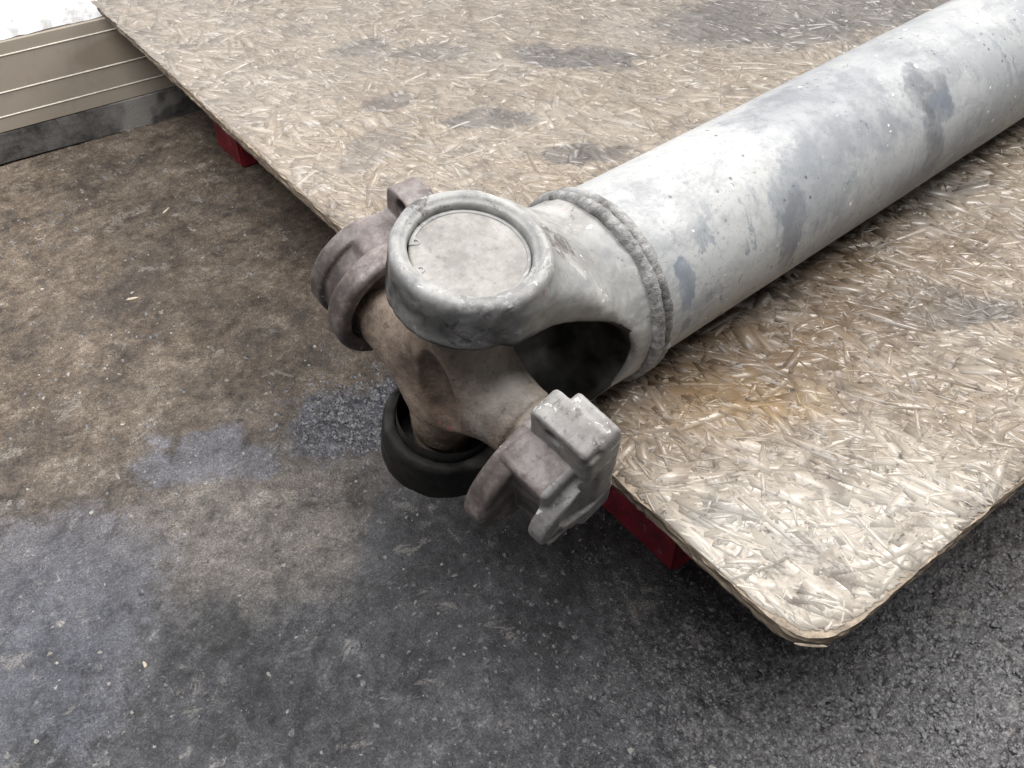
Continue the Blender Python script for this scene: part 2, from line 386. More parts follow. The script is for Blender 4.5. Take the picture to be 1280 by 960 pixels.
SH = Vector((0.90, 0.3495, ZB))             # origin of the drive shaft; its materials use coordinates from there
def L(x, y, z): return (x - SH.x, y - SH.y, z)
def paint_material(name, yoke=False):
    m = Mat(name)
    n1 = m.noise(6, 6, 0.65); n2 = m.noise(40, 6, 0.7); n3 = m.noise(260, 3, 0.6)
    col = m.ramp(n1, ([(0.36, (0.155, 0.152, 0.150)), (0.5, (0.275, 0.270, 0.258)), (0.66, (0.37, 0.36, 0.342))] if yoke else [(0.36, (0.235, 0.242, 0.252)), (0.52, (0.335, 0.338, 0.337)), (0.68, (0.39, 0.387, 0.38))]))
    wv = m.warp(18, 0.05); wf = m.warp(60, 0.02)
    k = m.math('MULTIPLY', m.step(n2, 0.50, 0.64), 0.6 if yoke else 0.25); col = m.mix(k, col, (0.17, 0.172, 0.175))
    rag = m.noise(34, 9, 0.78, m.mapping(rot=(0, 0.35, 0), scale=(1.0, 1.0, 0.45)))
    if not yoke:
        for p, rad, rot, c, a, so in ((L(0.60, 0.33, 0.122), (0.09, 0.05, 0.028), 0.25, (0.18, 0.185, 0.20), 0.75, 1.1),
                                      (L(0.545, 0.295, 0.10), (0.05, 0.03, 0.035), 0, (0.19, 0.20, 0.215), 0.7, 1.2),
                                      (L(0.515, 0.287, 0.08), (0.012, 0.02, 0.03), 0.2, (0.15, 0.155, 0.17), 0.7, 0.9),
                                      (L(0.705, 0.315, 0.117), (0.026, 0.032, 0.018), 0.0, (0.10, 0.105, 0.115), 0.8, 0.8),
                                      (L(0.715, 0.300, 0.106), (0.018, 0.014, 0.016), 0.0, (0.12, 0.135, 0.16), 0.85, 0.9),
                                      (L(0.695, 0.287, 0.083), (0.014, 0.02, 0.03), 0.0, (0.12, 0.125, 0.135), 0.7, 1.0),
                                      (L(0.80, 0.31, 0.115), (0.05, 0.03, 0.02), 0.3, (0.24, 0.25, 0.26), 0.6, 1.1),
                                      (L(0.90, 0.33, 0.12), (0.06, 0.04, 0.03), 0.3, (0.25, 0.26, 0.27), 0.6, 1.1),
                                      (L(0.82, 0.288, 0.08), (0.05, 0.02, 0.02), 0.3, (0.22, 0.225, 0.23), 0.6, 1.1),
                                      (L(0.402, 0.287, 0.085), (0.008, 0.02, 0.022), 0.0, (0.15, 0.17, 0.205), 0.8, 0.9)):
            q = m.mapping(wv, p, (0, rot, 0), rad, 'TEXTURE')
            k = m.step(m.vmath('LENGTH', q), 1 + so / 2, 1 - so / 2)
            k = m.step(m.math('ADD', k, m.math('MULTIPLY', m.math('SUBTRACT', rag, 0.5), 2.4)), 0.30, 0.78)
            k = m.math('MULTIPLY', m.math('MULTIPLY', k, min(0.95, a * 1.2)), m.step(n2, 0.38, 0.58, 0.55, 1.0))
            col = m.mix(k, col, c)
        near = m.blob(wv, L(0.45, 0.285, 0.07), (0.10, 0.05, 0.05), soft=1.2)
        far = m.blob(wv, L(0.80, 0.295, 0.09), (0.20, 0.06, 0.06), soft=1.2)
        drp = m.step(m.noise(1, 4, 0.6, m.mapping(wf, rot=(0, 0.5, 0), scale=(95, 30, 34))), 0.57, 0.66)
        col = m.mix(m.math('MULTIPLY', drp, m.math('ADD', m.math('MULTIPLY', near, 0.7), m.math('ADD', 0.08, m.math('MULTIPLY', far, 0.4)))), col, (0.13, 0.15, 0.18))
    spots = m.math('MULTIPLY', m.step(m.voro(120), 0.20, 0.12), m.step(m.noise(22, 3, 0.6), 0.52, 0.62))
    col = m.mix(m.math('MULTIPLY', spots, 0.8), col, (0.055, 0.055, 0.06))
    sm = m.step(m.noise(1, 6, 0.75, m.mapping(wv, scale=(9, 26, 30))), 0.50, 0.66)
    col = m.mix(m.math('MULTIPLY', sm, 0.5), col, (0.15, 0.155, 0.165))
    fine = m.step(m.noise(330, 4, 0.75), 0.57, 0.66)
    col = m.mix(m.math('MULTIPLY', fine, 0.45), col, (0.13, 0.13, 0.132))
    ck = m.step(m.noise(48, 8, 0.78, dist=0.6), 0.635, 0.655)
    col = m.mix(m.math('MULTIPLY', ck, 0.7), col, m.ramp(n3, [(0.4, (0.06, 0.062, 0.07)), (0.6, (0.19, 0.19, 0.20))]))
    scr = m.step(m.noise(1, 3, 0.6, m.mapping(wf, rot=(0.3, 0.6, 0.2), scale=(170, 30, 50))), 0.70, 0.75)
    col = m.mix(m.math('MULTIPLY', scr, 0.6), col, (0.10, 0.10, 0.105))
    col = m.mix(m.step(m.noise(130, 2, 0.5), 0.72, 0.76, 0, 0.7), col, (0.78, 0.78, 0.77))
    if yoke:
        # pinkish primer chips; lower-ear and fork grease; painted shade in fork, on ear fronts
        pr = m.step(m.noise(36, 6, 0.7, dist=0.5), 0.66, 0.675)
        col = m.mix(m.math('MULTIPLY', pr, 0.75), col, (0.24, 0.07, 0.085))
        lay = m.step(m.noise(15, 9, 0.78, dist=0.4), 0.50, 0.53)
        col = m.mix(m.math('MULTIPLY', lay, 0.5), col, m.ramp(n2, [(0.4, (0.20, 0.19, 0.18)), (0.6, (0.47, 0.455, 0.435))]))
        dk = m.step(m.noise(30, 9, 0.8, dist=0.5), 0.585, 0.61)
        col = m.mix(m.math('MULTIPLY', dk, 0.85), col, m.ramp(n3, [(0.4, (0.045, 0.04, 0.04)), (0.6, (0.13, 0.115, 0.11))]))
        wc = m.step(m.noise(70, 6, 0.75, dist=0.4), 0.66, 0.68)
        col = m.mix(m.math('MULTIPLY', wc, 0.8), col, (0.66, 0.65, 0.63))
        grease_shade = m.attr('grease_shade', 'Fac')
        col = m.mix(grease_shade, col, m.ramp(n2, [(0.35, (0.005, 0.0045, 0.004)), (0.65, (0.022, 0.020, 0.018))]))
    rough = m.step(n2, 0.3, 0.7, 0.48, 0.68)
    nb = m.bump(m.math('ADD', m.math('MULTIPLY', n2, 0.5), m.math('MULTIPLY', n3, 0.25)), 0.28, 0.0015)
    return m.out(col, rough, nb, spec=m.step(m.attr('grease_shade', 'Fac'), 0, 1, 0.45, 0.12) if yoke else 0.42)
M_tube = paint_material('grey_tube_paint')
M_yoke = paint_material('grey_yoke_paint', True)
M_cap = simple('dusty_grey_cap', (0.165, 0.153, 0.141), (0.285, 0.270, 0.252), 36, 0.55, 0.2, 0.001,
               lambda m, c: m.mix(m.math('MULTIPLY', m.step(m.noise(70, 4, 0.6), 0.66, 0.72), 0.7), c, (0.12, 0.11, 0.10)))
M_bead = simple('dirty_weld', (0.09, 0.085, 0.082), (0.36, 0.352, 0.345), 40, 0.6, 0.6, 0.002)
def rust_extra(m, c):
    over = m.blob(m.warp(30, 0.03), L(0.264, 0.314, 0.074), (0.034, 0.028, 0.036), soft=1.1)
    c = m.mix(m.math('MULTIPLY', over, 0.72), c, m.ramp(m.noise(60, 6, 0.75), [(0.38, (0.20, 0.175, 0.15)), (0.62, (0.37, 0.34, 0.305))]))
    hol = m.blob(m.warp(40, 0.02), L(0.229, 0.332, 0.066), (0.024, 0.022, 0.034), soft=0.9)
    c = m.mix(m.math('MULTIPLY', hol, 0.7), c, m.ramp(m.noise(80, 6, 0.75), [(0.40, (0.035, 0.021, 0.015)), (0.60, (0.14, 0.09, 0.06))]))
    pit = m.step(m.noise(130, 5, 0.8), 0.57, 0.64)
    c = m.mix(m.math('MULTIPLY', pit, 0.6), c, (0.04, 0.027, 0.02))
    red = m.step(m.noise(46, 6, 0.7, m.mapping(loc=(2, 5, 1)), dist=0.5), 0.675, 0.69)
    return m.mix(m.math('MULTIPLY', red, 0.6), c, (0.24, 0.045, 0.06))
M_rust = simple('brown_forging', (0.085, 0.059, 0.046), (0.27, 0.205, 0.155), 22, 0.6, 0.35, 0.0015,
                rust_extra)
def wing_material():
    m = Mat('worn_casting')
    n = m.noise(26, 8, 0.75); n2 = m.noise(160, 5, 0.75); face = m.attr('machined', 'Fac')
    rough_c = m.ramp(n, [(0.40, (0.060, 0.047, 0.043)), (0.52, (0.135, 0.108, 0.100)), (0.62, (0.24, 0.205, 0.195))])
    face_c = m.ramp(n, [(0.38, (0.135, 0.122, 0.115)), (0.52, (0.225, 0.213, 0.203)), (0.64, (0.285, 0.273, 0.262))])
    edge = m.step(m.math('ADD', face, m.math('MULTIPLY', m.math('SUBTRACT', n2, 0.5), 0.7)), 0.42, 0.58)
    col = m.mix(edge, rough_c, face_c)
    col = m.mix(m.math('MULTIPLY', m.step(n2, 0.56, 0.64), 0.5), col, (0.05, 0.04, 0.037))
    dk = m.step(m.noise(40, 8, 0.8, dist=0.5), 0.595, 0.615)
    col = m.mix(m.math('MULTIPLY', dk, 0.6), col, (0.055, 0.045, 0.043))
    chips = m.math('MULTIPLY', m.step(m.noise(120, 4, 0.7, dist=0.4), 0.60, 0.625), m.step(m.noise(24, 3, 0.6), 0.54, 0.60))
    col = m.mix(m.math('MULTIPLY', chips, 0.9), col, (0.68, 0.66, 0.64))
    return m.out(col, m.step(n2, 0.3, 0.7, 0.45, 0.65), m.bump(m.math('ADD', m.math('MULTIPLY', n, 0.5), n2), 0.3, 0.0012))
M_wing = wing_material()
M_rubber = simple('greasy_seal', (0.008, 0.0075, 0.007), (0.035, 0.032, 0.03), 60, 0.35, 0.5, 0.001)

# ------------------------------------------------------------------ floor
def graded(lo, a, b, hi, step):
    mid = np.arange(a, b, step)
    def out(s, e):
        d = step; r = [s]
        while abs(e - r[-1]) > d:
            d *= 1.25; r.append(r[-1] + math.copysign(d, e - s))
        return r[1:] + [e]
    return np.array(sorted(out(a, lo)) + list(mid) + out(mid[-1], hi))
gx = graded(-5, -0.28, 0.82, 6, 0.0023); gy = graded(-4, -0.16, 1.26, 5, 0.0023)
X, Y = np.meshgrid(gx, gy, indexing='ij')
P = np.stack([X.ravel(), Y.ravel(), np.zeros(X.size)], 1).astype(np.float32)
near = (np.abs(P[:, 0] - 0.27) < 0.6) & (np.abs(P[:, 1] - 0.55) < 0.76)
gm = np.exp(-(((P[:, 0] - 0.48) / 0.30) ** 2 + ((P[:, 1] - 0.02) / 0.20) ** 2)) + 0.8 * np.exp(-(((P[:, 0] - 0.30) / 0.06) ** 2 + ((P[:, 1] - 0.57) / 0.05) ** 2))
zz = 0.0012 * fbm(P, 9, 3, 3)
pn = P[near]
zz[near] += 0.0013 * fbm(pn, 55, 2, 11) + 0.0008 * vn(pn, 170, 17) + gm[near] * (0.0022 * vn(pn, 130, 23) + 0.0017 * vn(pn, 260, 29))
P[:, 2] = zz - 0.002
def floor_z(p):
    q = np.c_[p[:, :2], np.zeros(len(p))].astype(np.float32)
    return 0.0012 * fbm(q, 9, 3, 3) - 0.002 + 0.0013 * fbm(q, 55, 2, 11)
nx, ny = X.shape
ii = (np.arange(nx - 1)[:, None] * ny + np.arange(ny - 1)[None]).ravel()
fl = link_mesh('floor', P, np.stack([ii, ii + ny, ii + ny + 1, ii + 1], 1), M_floor)
fl['kind'] = 'structure'

def scatter(name, label, cat, n, pts, size, flat, mat, jit=0.35, sink=0.3):
    """many small stones in one mesh"""
    base = np.array([[1, 0, 0], [0.5, 0.87, 0], [-0.5, 0.87, 0], [-1, 0, 0], [-0.5, -0.87, 0], [0.5, -0.87, 0], [0.35, 0.2, 1], [-0.35, -0.2, 0.9]], np.float32)
    fc = np.array([[0, 1, 6], [1, 2, 6], [5, 0, 6], [2, 7, 6], [2, 3, 7], [3, 4, 7], [4, 5, 7], [5, 6, 7]])
    v = base[None] * (1 + jit * rng.uniform(-1, 1, (n, 8, 1)))
    v[:, :, 0] *= rng.uniform(0.6, 1.5, (n, 1))
    a = rng.uniform(0, 6.28, n); ca, sa = np.cos(a)[:, None], np.sin(a)[:, None]
    x = v[:, :, 0] * ca - v[:, :, 1] * sa; y = v[:, :, 0] * sa + v[:, :, 1] * ca
    v = np.stack([x, y, v[:, :, 2] * flat], 2) * size[:, None, None]
    z = floor_z(pts)
    v[:, :, :2] += pts[:, None, :2]; v[:, :, 2] += z[:, None] - (sink * size * flat)[:, None]
    f = (fc[None] + (np.arange(n) * 8)[:, None, None]).reshape(-1, 3)
    o = link_mesh(name, v.reshape(-1, 3), f, mat, smooth=False)
    o['kind'] = 'stuff'; o['label'] = label; o['category'] = cat
    return o
n = 3200
pts = np.c_[rng.uniform(-0.3, 0.75, n), rng.uniform(-0.15, 1.2, n)]
pts = pts[rng.random(n) < 0.35 + 0.5 * (np.exp(-((pts[:, 0] - 0.1) / 0.25) ** 2))]
scatter('aggregate_chips', 'pale chips of stone worn flush in the dirty floor', 'stone chips', len(pts), pts, 0.0005 + 0.0019 * rng.random(len(pts)) ** 4, 0.16, M_chip, 0.6)
n = 23000
q = rng.random(n) < 0.90
pts = np.where(q[:, None], np.c_[rng.normal(0.48, 0.20, n), rng.normal(0.03, 0.14, n)], np.c_[rng.uniform(-0.2, 0.5, n), rng.uniform(0.0, 1.15, n)])
k = rng.random(n) < 0.06
pts[k] = np.c_[rng.normal(0.30, 0.035, k.sum()), rng.normal(0.57, 0.03, k.sum())]
scatter('floor_grit', 'loose dark oily grit spread over the workshop floor', 'grit', n, pts, 0.0006 + 0.0024 * rng.random(n) ** 2.5, 0.8, M_grit)

# ------------------------------------------------------------------ wall with cladding
WA = Vector((0.2013, 1.2414, 0)); WB = Vector((0.4443, 1.2093, 0))
wang = math.atan2(WB.y - WA.y, WB.x - WA.x)
wall = thing('wall', 'white plastered wall above low beige grooved cladding and a black base seal', 'wall', WA, rotz=wang)
def wall_strip(name, z0, z1, depth, mat, bev=0.003, rough=0.0):
    us = np.linspace(-1.6, 3.0, 160)
    prof = [(depth + 0.004, z0), (0.0, z0), (0.0, z1 - bev * 0.55), (bev, z1), (depth + 0.004, z1)]
    v = []; nn = len(prof)
    for u in us:
        for (d, z) in prof: v.append((u, d + rough * math.sin(u * 21) * math.sin(u * 7 + 1), z + (rough * math.sin(u * 13 + 2) if z == z0 == 0 else 0)))
    f = [(i * nn + j, (i + 1) * nn + j, (i + 1) * nn + j + 1, i * nn + j + 1) for i in range(len(us) - 1) for j in range(nn - 1)]
    f += [tuple(range(nn)), tuple((len(us) - 1) * nn + j for j in range(nn))[::-1]]
    return link_mesh(name, v, f, mat, wall, smooth=False)
wall_strip('base_seal', 0.0, 0.0415, 0.03, M_seal, 0.004, 0.0012)
for z0, z1 in ((0.0417, 0.0608), (0.0609, 0.0908), (0.0909, 0.1348), (0.1349, 0.1515)):
    wall_strip('cladding_strip', z0, z1, 0.03, M_strip)
M_lip_glint = simple('painted_lip_glint', (0.42, 0.38, 0.32), (0.58, 0.54, 0.47), 60, 0.4, 0.1)  # pale beads stand in for light caught on the groove lips
for z in (0.0610, 0.0910, 0.1350):
    v = []
    for u in np.linspace(-1.6, 3.0, 80):
        for d, q in ((0.003, -0.0009), (-0.0010, -0.0007), (-0.0010, 0.0002), (0.003, 0.0016)): v.append((u, d, z + q))
    f = [(i * 4 + j, i * 4 + 4 + j, i * 4 + 5 + j, i * 4 + 1 + j) for i in range(79) for j in range(3)]
    link_mesh('lip_glint_bead', v, f, M_lip_glint, wall, smooth=False)
us = np.linspace(-1.6, 3.0, 500); hs = np.r_[np.linspace(0.1525, 0.35, 30), np.linspace(0.4, 2.6, 12)]
U, Hh = np.meshgrid(us, hs, indexing='ij')
pp = np.c_[U.ravel(), np.zeros(U.size), Hh.ravel()]
pp[:, 1] = 0.0015 + 0.0007 * fbm(pp, 14, 2, 5)
bot = np.isclose(Hh.ravel(), hs[0]); pp[bot, 2] += 0.0012 * fbm(pp[bot], 60, 3, 8)
nU, nH = U.shape
ii = (np.arange(nU - 1)[:, None] * nH + np.arange(nH - 1)[None]).ravel()
link_mesh('plaster_face', pp, np.stack([ii, ii + nH, ii + nH + 1, ii + 1], 1), M_plaster, wall)

# ------------------------------------------------------------------ red pallet under the board
BE = np.array([0.05742, 0.99835]); BN = np.array([0.99835, -0.05742]); E1 = np.array([0.3016, 0.1174])
eang = math.atan2(BE[1], BE[0])
pal = thing('pallet', 'red painted wooden pallet standing on the floor beneath the strand board', 'pallet', (E1[0], E1[1], 0), rotz=eang)
# local x runs along the board's left edge, local -y points inward under the board
def plank(name, x0, x1, y0, y1, z0, z1, mat=M_red, b=0.003):
    import bmesh
    bm = bmesh.new(); bmesh.ops.create_cube(bm, size=1)
    for v in bm.verts:
        v.co = Vector(((x0 + x1) / 2 + v.co.x * (x1 - x0), (y0 + y1) / 2 + v.co.y * (y1 - y0), (z0 + z1) / 2 + v.co.z * (z1 - z0)))
    bmesh.ops.bevel(bm, geom=bm.edges[:], offset=b, segments=2, affect='EDGES')
    me = bpy.data.meshes.new(name); bm.to_mesh(me); bm.free(); me.materials.append(mat)
    o = bpy.data.objects.new(name, me); C.objects.link(o); o.parent = pal
    return o
zt = ZB - 0.012
for y0, y1 in ((-0.18, -0.08), (-0.67, -0.53), (-1.16, -1.02)):
    for x0, x1 in ((0.135, 0.28), (0.52, 0.672), (0.915, 0.99)):
        plank('block', x0, x1, y0, y1, 0.0, zt - 0.0445)
    plank('stringer_board', 0.10, 1.03, y0 + 0.002, y1 - 0.002, zt - 0.044, zt - 0.0225)
for x0 in (0.10, 0.26, 0.42, 0.58, 0.74, 0.90):
    plank('deck_board', x0, x0 + 0.12, -1.18, -0.084, zt - 0.022, zt - 0.0005)

# ------------------------------------------------------------------ strand board
CORNER = [(0.3020, 0.1185), (0.3028, 0.1120), (0.3046, 0.1065), (0.3078, 0.1015), (0.3134, 0.0960), (0.3205, 0.0922), (0.3290, 0.0898), (0.3390, 0.0883)]
corner = [(0.3676, 1.196), (0.3440, 0.8554), (0.3018, 0.1250), *CORNER, (0.5079, 0.0790), (1.62, 0.0190), (1.69, 1.13), (0.382, 1.206)]
dense = []
for (a, b) in zip(corner, corner[1:] + corner[:1]):
    d = math.dist(a, b); k = max(1, int(d / 0.004))
    for i in range(k): dense.append((a[0] + (b[0] - a[0]) * i / k, a[1] + (b[1] - a[1]) * i / k))
dense = np.array(dense)
dd = np.roll(dense, -1, 0) - np.roll(dense, 1, 0); dd /= np.linalg.norm(dd, axis=1)[:, None]
nrm = np.c_[dd[:, 1], -dd[:, 0]]
cen = dense.mean(0)
if ((dense - cen) * nrm).sum() < 0: nrm = -nrm
p3 = np.c_[dense, np.zeros(len(dense))]
board = thing('strand_board', 'worn oriented strand board lying on the red pallet with a rounded front corner', 'board', (0, 0, ZB))
rows = [(-0.0006, 0.0), (-0.0025, 0.0004), (-0.005, 0.0), (-0.0075, 0.0006), (-0.010, -0.0004), (-0.012, -0.0012)]
v = []
for r_i, (z, o) in enumerate(rows):
    j = 0.0009 * fbm(p3 + [0, 0, z * 6], 60, 3, 40 + r_i) + 0.0008 * vn(p3, 220, 50 + r_i)
    pt = dense + nrm * (o + j)[:, None]
    v.append(np.c_[pt, np.full(len(pt), z) + 0.0004 * vn(p3, 150, 60 + r_i)])
nd = len(dense); V = np.concatenate(v)
f = []
for r_i in range(len(rows) - 1):
    a = r_i * nd
    for i in range(nd):
        j = (i + 1) % nd
        f.append((a + i, a + nd + i, a + nd + j, a + j))
orient = np.sum(dense[:, 0] * np.roll(dense[:, 1], -1) - np.roll(dense[:, 0], -1) * dense[:, 1])
if orient < 0: f = [q[::-1] for q in f]
lastr = (len(rows) - 1) * nd
V = np.concatenate([V, [[cen[0], cen[1], -0.0006], [cen[0], cen[1], -0.012]]]); ct, cb = len(V) - 2, len(V) - 1
n_side = len(f)
for i in range(nd):
    j = (i + 1) % nd
    tf, bf = (i, j, ct), (lastr + j, lastr + i, cb)
    f += [tf, bf] if orient > 0 else [tf[::-1], bf[::-1]]
co = link_mesh('core', V, f, M_edge, board, smooth=False)
co.data.materials.append(M_under)
for p in co.data.polygons:
    if p.index >= n_side: p.material_index = 1
# surface strands
def inside(p):
    x, y = p[:, 0], p[:, 1]
    lx = 0.3016 + (y - 0.1174) * 0.0575
    ly = 0.0790 - (x - 0.5079) * 0.054
    k = (x > lx + 0.0004) & (y > ly + 0.0004) & (y < 1.204) & (x < 1.66)
    for (ax_, ay_), (bx_, by_) in zip(CORNER, CORNER[1:]):
        k &= (bx_ - ax_) * (y - ay_) - (by_ - ay_) * (x - ax_) > 0.00002
    return k
def strands(n, lmin, lmax, wmin, wmax, xr, yr, zlo, zhi, seed):
    g = np.random.default_rng(seed)
    ctr = np.c_[g.uniform(*xr, n), g.uniform(*yr, n)]
    ang = np.where(g.random(n) < 0.72, g.normal(R(-68), R(26), n), g.uniform(-math.pi / 2, math.pi / 2, n))
    ln = lmin + (lmax - lmin) * g.random(n) ** 1.7; wd = wmin + (wmax - wmin) * g.random(n) ** 1.6
    t = np.array([-0.5, -0.17, 0.17, 0.5])
    dx, dy = np.cos(ang), np.sin(ang)
    bend = g.normal(0, 0.03, n) * ln
    Vv = np.zeros((n, 4, 4, 3), np.float32); UV = np.zeros((n, 4, 4, 2), np.float32)
    z0 = g.uniform(zlo, zhi, n); tilt = g.normal(0, 0.00012, n); roll = g.normal(0, 0.00008, n)
    for i in range(4):
        sk = g.normal(0, 0.5, n) * wd if i in (0, 3) else 0
        ww = wd * (g.uniform(0.7, 1.0, n) if i in (0, 3) else g.uniform(0.85, 1.0, n))
        for j, (s, low) in enumerate(((-0.5, 1), (-0.5, 0), (0.5, 0), (0.5, 1))):
            u = t[i] * ln + (sk * (1 if s > 0 else -0.4) if i in (0, 3) else 0)
            c = bend * (1 - 4 * t[i] ** 2) + s * ww
            px = ctr[:, 0] + dx * u - dy * c; py = ctr[:, 1] + dy * u + dx * c
            zz = z0 + tilt * t[i] * 2 + roll * s * 2 + g.normal(0, 0.00008, n)
            if low: zz = np.minimum(zz - 0.0003, -0.0004) if i in (0, 3) else zz - 0.0006
            Vv[:, i, j] = np.c_[px, py, zz]
            UV[:, i, j] = np.c_[u, c]
    UV += g.uniform(0, 30, (n, 1, 1, 2))
    # pull outlying corners back on to the board
    flat = Vv.reshape(n * 16, 3)
    for _ in range(14):
        bad = ~inside(flat)
        if not bad.any(): break
        cc = np.repeat(ctr, 16, 0)
        flat[bad, :2] = cc[bad] + (flat[bad, :2] - cc[bad]) * 0.82
    keep = inside(flat).reshape(n, 16).all(1) & inside(ctr)
    W4 = flat.reshape(n, 4, 4, 3)[:, :, :, :2]            # drop strands that crossed over themselves
    A2 = W4[:, 1:, 1] - W4[:, :-1, 1]; B2 = W4[:, :-1, 2] - W4[:, :-1, 1]; D2 = W4[:, 1:, 1] - W4[:, 1:, 2]; E2 = W4[:, :-1, 2] - W4[:, 1:, 2]
    keep &= ((A2[..., 0] * B2[..., 1] - A2[..., 1] * B2[..., 0]) > 0).all(1) & ((E2[..., 0] * D2[..., 1] - E2[..., 1] * D2[..., 0]) > 0).all(1)
    Vv = flat.reshape(n, 16, 3)[keep]; UV = UV.reshape(n, 16, 2)[keep]
    m = len(Vv)
    q = []
    for i in range(3):
        for j in range(3): q.append((i * 4 + j, (i + 1) * 4 + j, (i + 1) * 4 + j + 1, i * 4 + j + 1))
    q += [(0, 1, 2, 3), (15, 14, 13, 12)]
    F = (np.array(q)[None] + (np.arange(m) * 16)[:, None, None]).reshape(-1, 4)
    tint = np.clip(g.normal(0.52, 0.15, m), 0, 1)
    return Vv.reshape(-1, 3), F, UV.reshape(-1, 2), np.repeat(tint, 16)
sets = [strands(19000, 0.04, 0.12, 0.005, 0.020, (0.29, 1.68), (0.0, 1.21), 0.0, 0.00018, 1),
        strands(6000, 0.015, 0.08, 0.002, 0.014, (0.29, 1.68), (0.0, 1.21), 0.00005, 0.00030, 2),
        strands(4500, 0.006, 0.035, 0.0006, 0.0025, (0.29, 1.3), (0.0, 1.21), 0.0001, 0.0004, 3),
        strands(1200, 0.008, 0.04, 0.0008, 0.005, (0.29, 0.75), (0.05, 0.42), 0.0001, 0.0004, 4)]
off = 0; VV = []; FF = []; UU = []; TT = []
for a, b, c, d in sets:
    VV.append(a); FF.append(b + off); UU.append(c); TT.append(d); off += len(a)
VV, FF, UU, TT = map(np.concatenate, (VV, FF, UU, TT))
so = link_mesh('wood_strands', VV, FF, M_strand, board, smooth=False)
so['kind'] = 'stuff'
at = so.data.attributes.new('flake_uv', 'FLOAT_VECTOR', 'POINT')
at.data.foreach_set('vector', np.c_[UU, np.zeros(len(UU))].astype(np.float32).ravel())
at = so.data.attributes.new('tint', 'FLOAT', 'POINT'); at.data.foreach_set('value', TT.astype(np.float32))

def splinter(name, p0, p1, wd, th, mat, parent=None):
    """a tapering sliver of wood from p0 to p1"""
    p0, p1 = Vector(p0), Vector(p1); d = (p1 - p0); s = d.cross(Vector((0, 0, 1))).normalized()
    v = []
    ks = (0, 0.2, 0.55, 0.85, 1); ws = (0.35, 0.9, 1, 0.7, 0.15)
    for k, q in zip(ks, ws):
        c = p0 + d * k + s * (0.12 * wd * math.sin(k * 5))
        for a, b in ((-1, 0), (-0.6, 1), (0.6, 0.9), (1, 0)):
            v.append(c + s * (a * wd * q / 2) + Vector((0, 0, b * th * q)))
    f = [(i * 4 + j, i * 4 + (j + 1) % 4, i * 4 + 4 + (j + 1) % 4, i * 4 + 4 + j) for i in range(4) for j in range(4)]
    f += [(3, 2, 1, 0), (16, 17, 18, 19)]
    return link_mesh(name, v, f, mat, parent, smooth=False)
o = splinter('loose_strand', (0.3040, 0.1056, -0.0085), (0.3160, 0.0918, -0.0080), 0.0020, 0.0012, M_splint, board)
def floor_splinter(x, y, ang, ln, wd, label):
    o = splinter('wood_splinter', (-ln / 2 * math.cos(ang), -ln / 2 * math.sin(ang), 0), (ln / 2 * math.cos(ang), ln / 2 * math.sin(ang), 0.0004), wd, 0.0012, M_splint)
    o.location = (x, y, float(floor_z(np.array([[x, y]]))[0]) + 0.0004)
    o['label'] = label; o['category'] = 'splinter'; o['group'] = 'wood splinters on the floor'
floor_splinter(0.027, 0.456, R(75), 0.006, 0.003, 'white splinter on the grey front part of the floor, farthest from the wall')
floor_splinter(0.212, 0.875, R(-25), 0.012, 0.0028, 'pale splinter on bare brown floor left of the strand board, between two others')
floor_splinter(0.317, 1.007, R(25), 0.013, 0.0025, 'small pale splinter on the floor nearest the wall and the shaded block')

# ------------------------------------------------------------------ drive shaft
shaft = thing('drive_shaft', 'grey painted steel drive shaft with a universal joint lying across the strand board', 'drive shaft', SH)
AX = 0.065
def add(name, P, Q, mat):
    P = np.asarray(P) - np.array([SH.x, SH.y, 0.0])
    return link_mesh(name, P, Q, mat, shaft)
# tube
nu, nv = 320, 144
xs = np.linspace(0.374, 1.72, nu); th = np.linspace(0, 2 * np.pi, nv, endpoint=False)
XX, TT2 = np.meshgrid(xs, th, indexing='ij')
pp = np.stack([XX, 0.3495 + 0.065 * np.cos(TT2), AX + 0.065 * np.sin(TT2)], -1).reshape(-1, 3)
rr = 0.065 + 0.00025 * fbm(pp, 14, 3, 70)
pp[:, 1] = 0.3495 + rr * np.cos(TT2.ravel()); pp[:, 2] = AX + rr * np.sin(TT2.ravel())
ii = (np.arange(nu - 1)[:, None] * nv + np.arange(nv)[None]); jj = (np.arange(nu - 1)[:, None] * nv + (np.arange(nv)[None] + 1) % nv)
qf = np.stack([ii, jj, jj + nv, ii + nv], -1).reshape(-1, 4)
caps = [tuple(range(nv))[::-1], tuple((nu - 1) * nv + np.arange(nv))]
add('tube', pp, [tuple(int(t) for t in q) for q in qf] + [tuple(int(t) for t in c) for c in caps], M_tube)
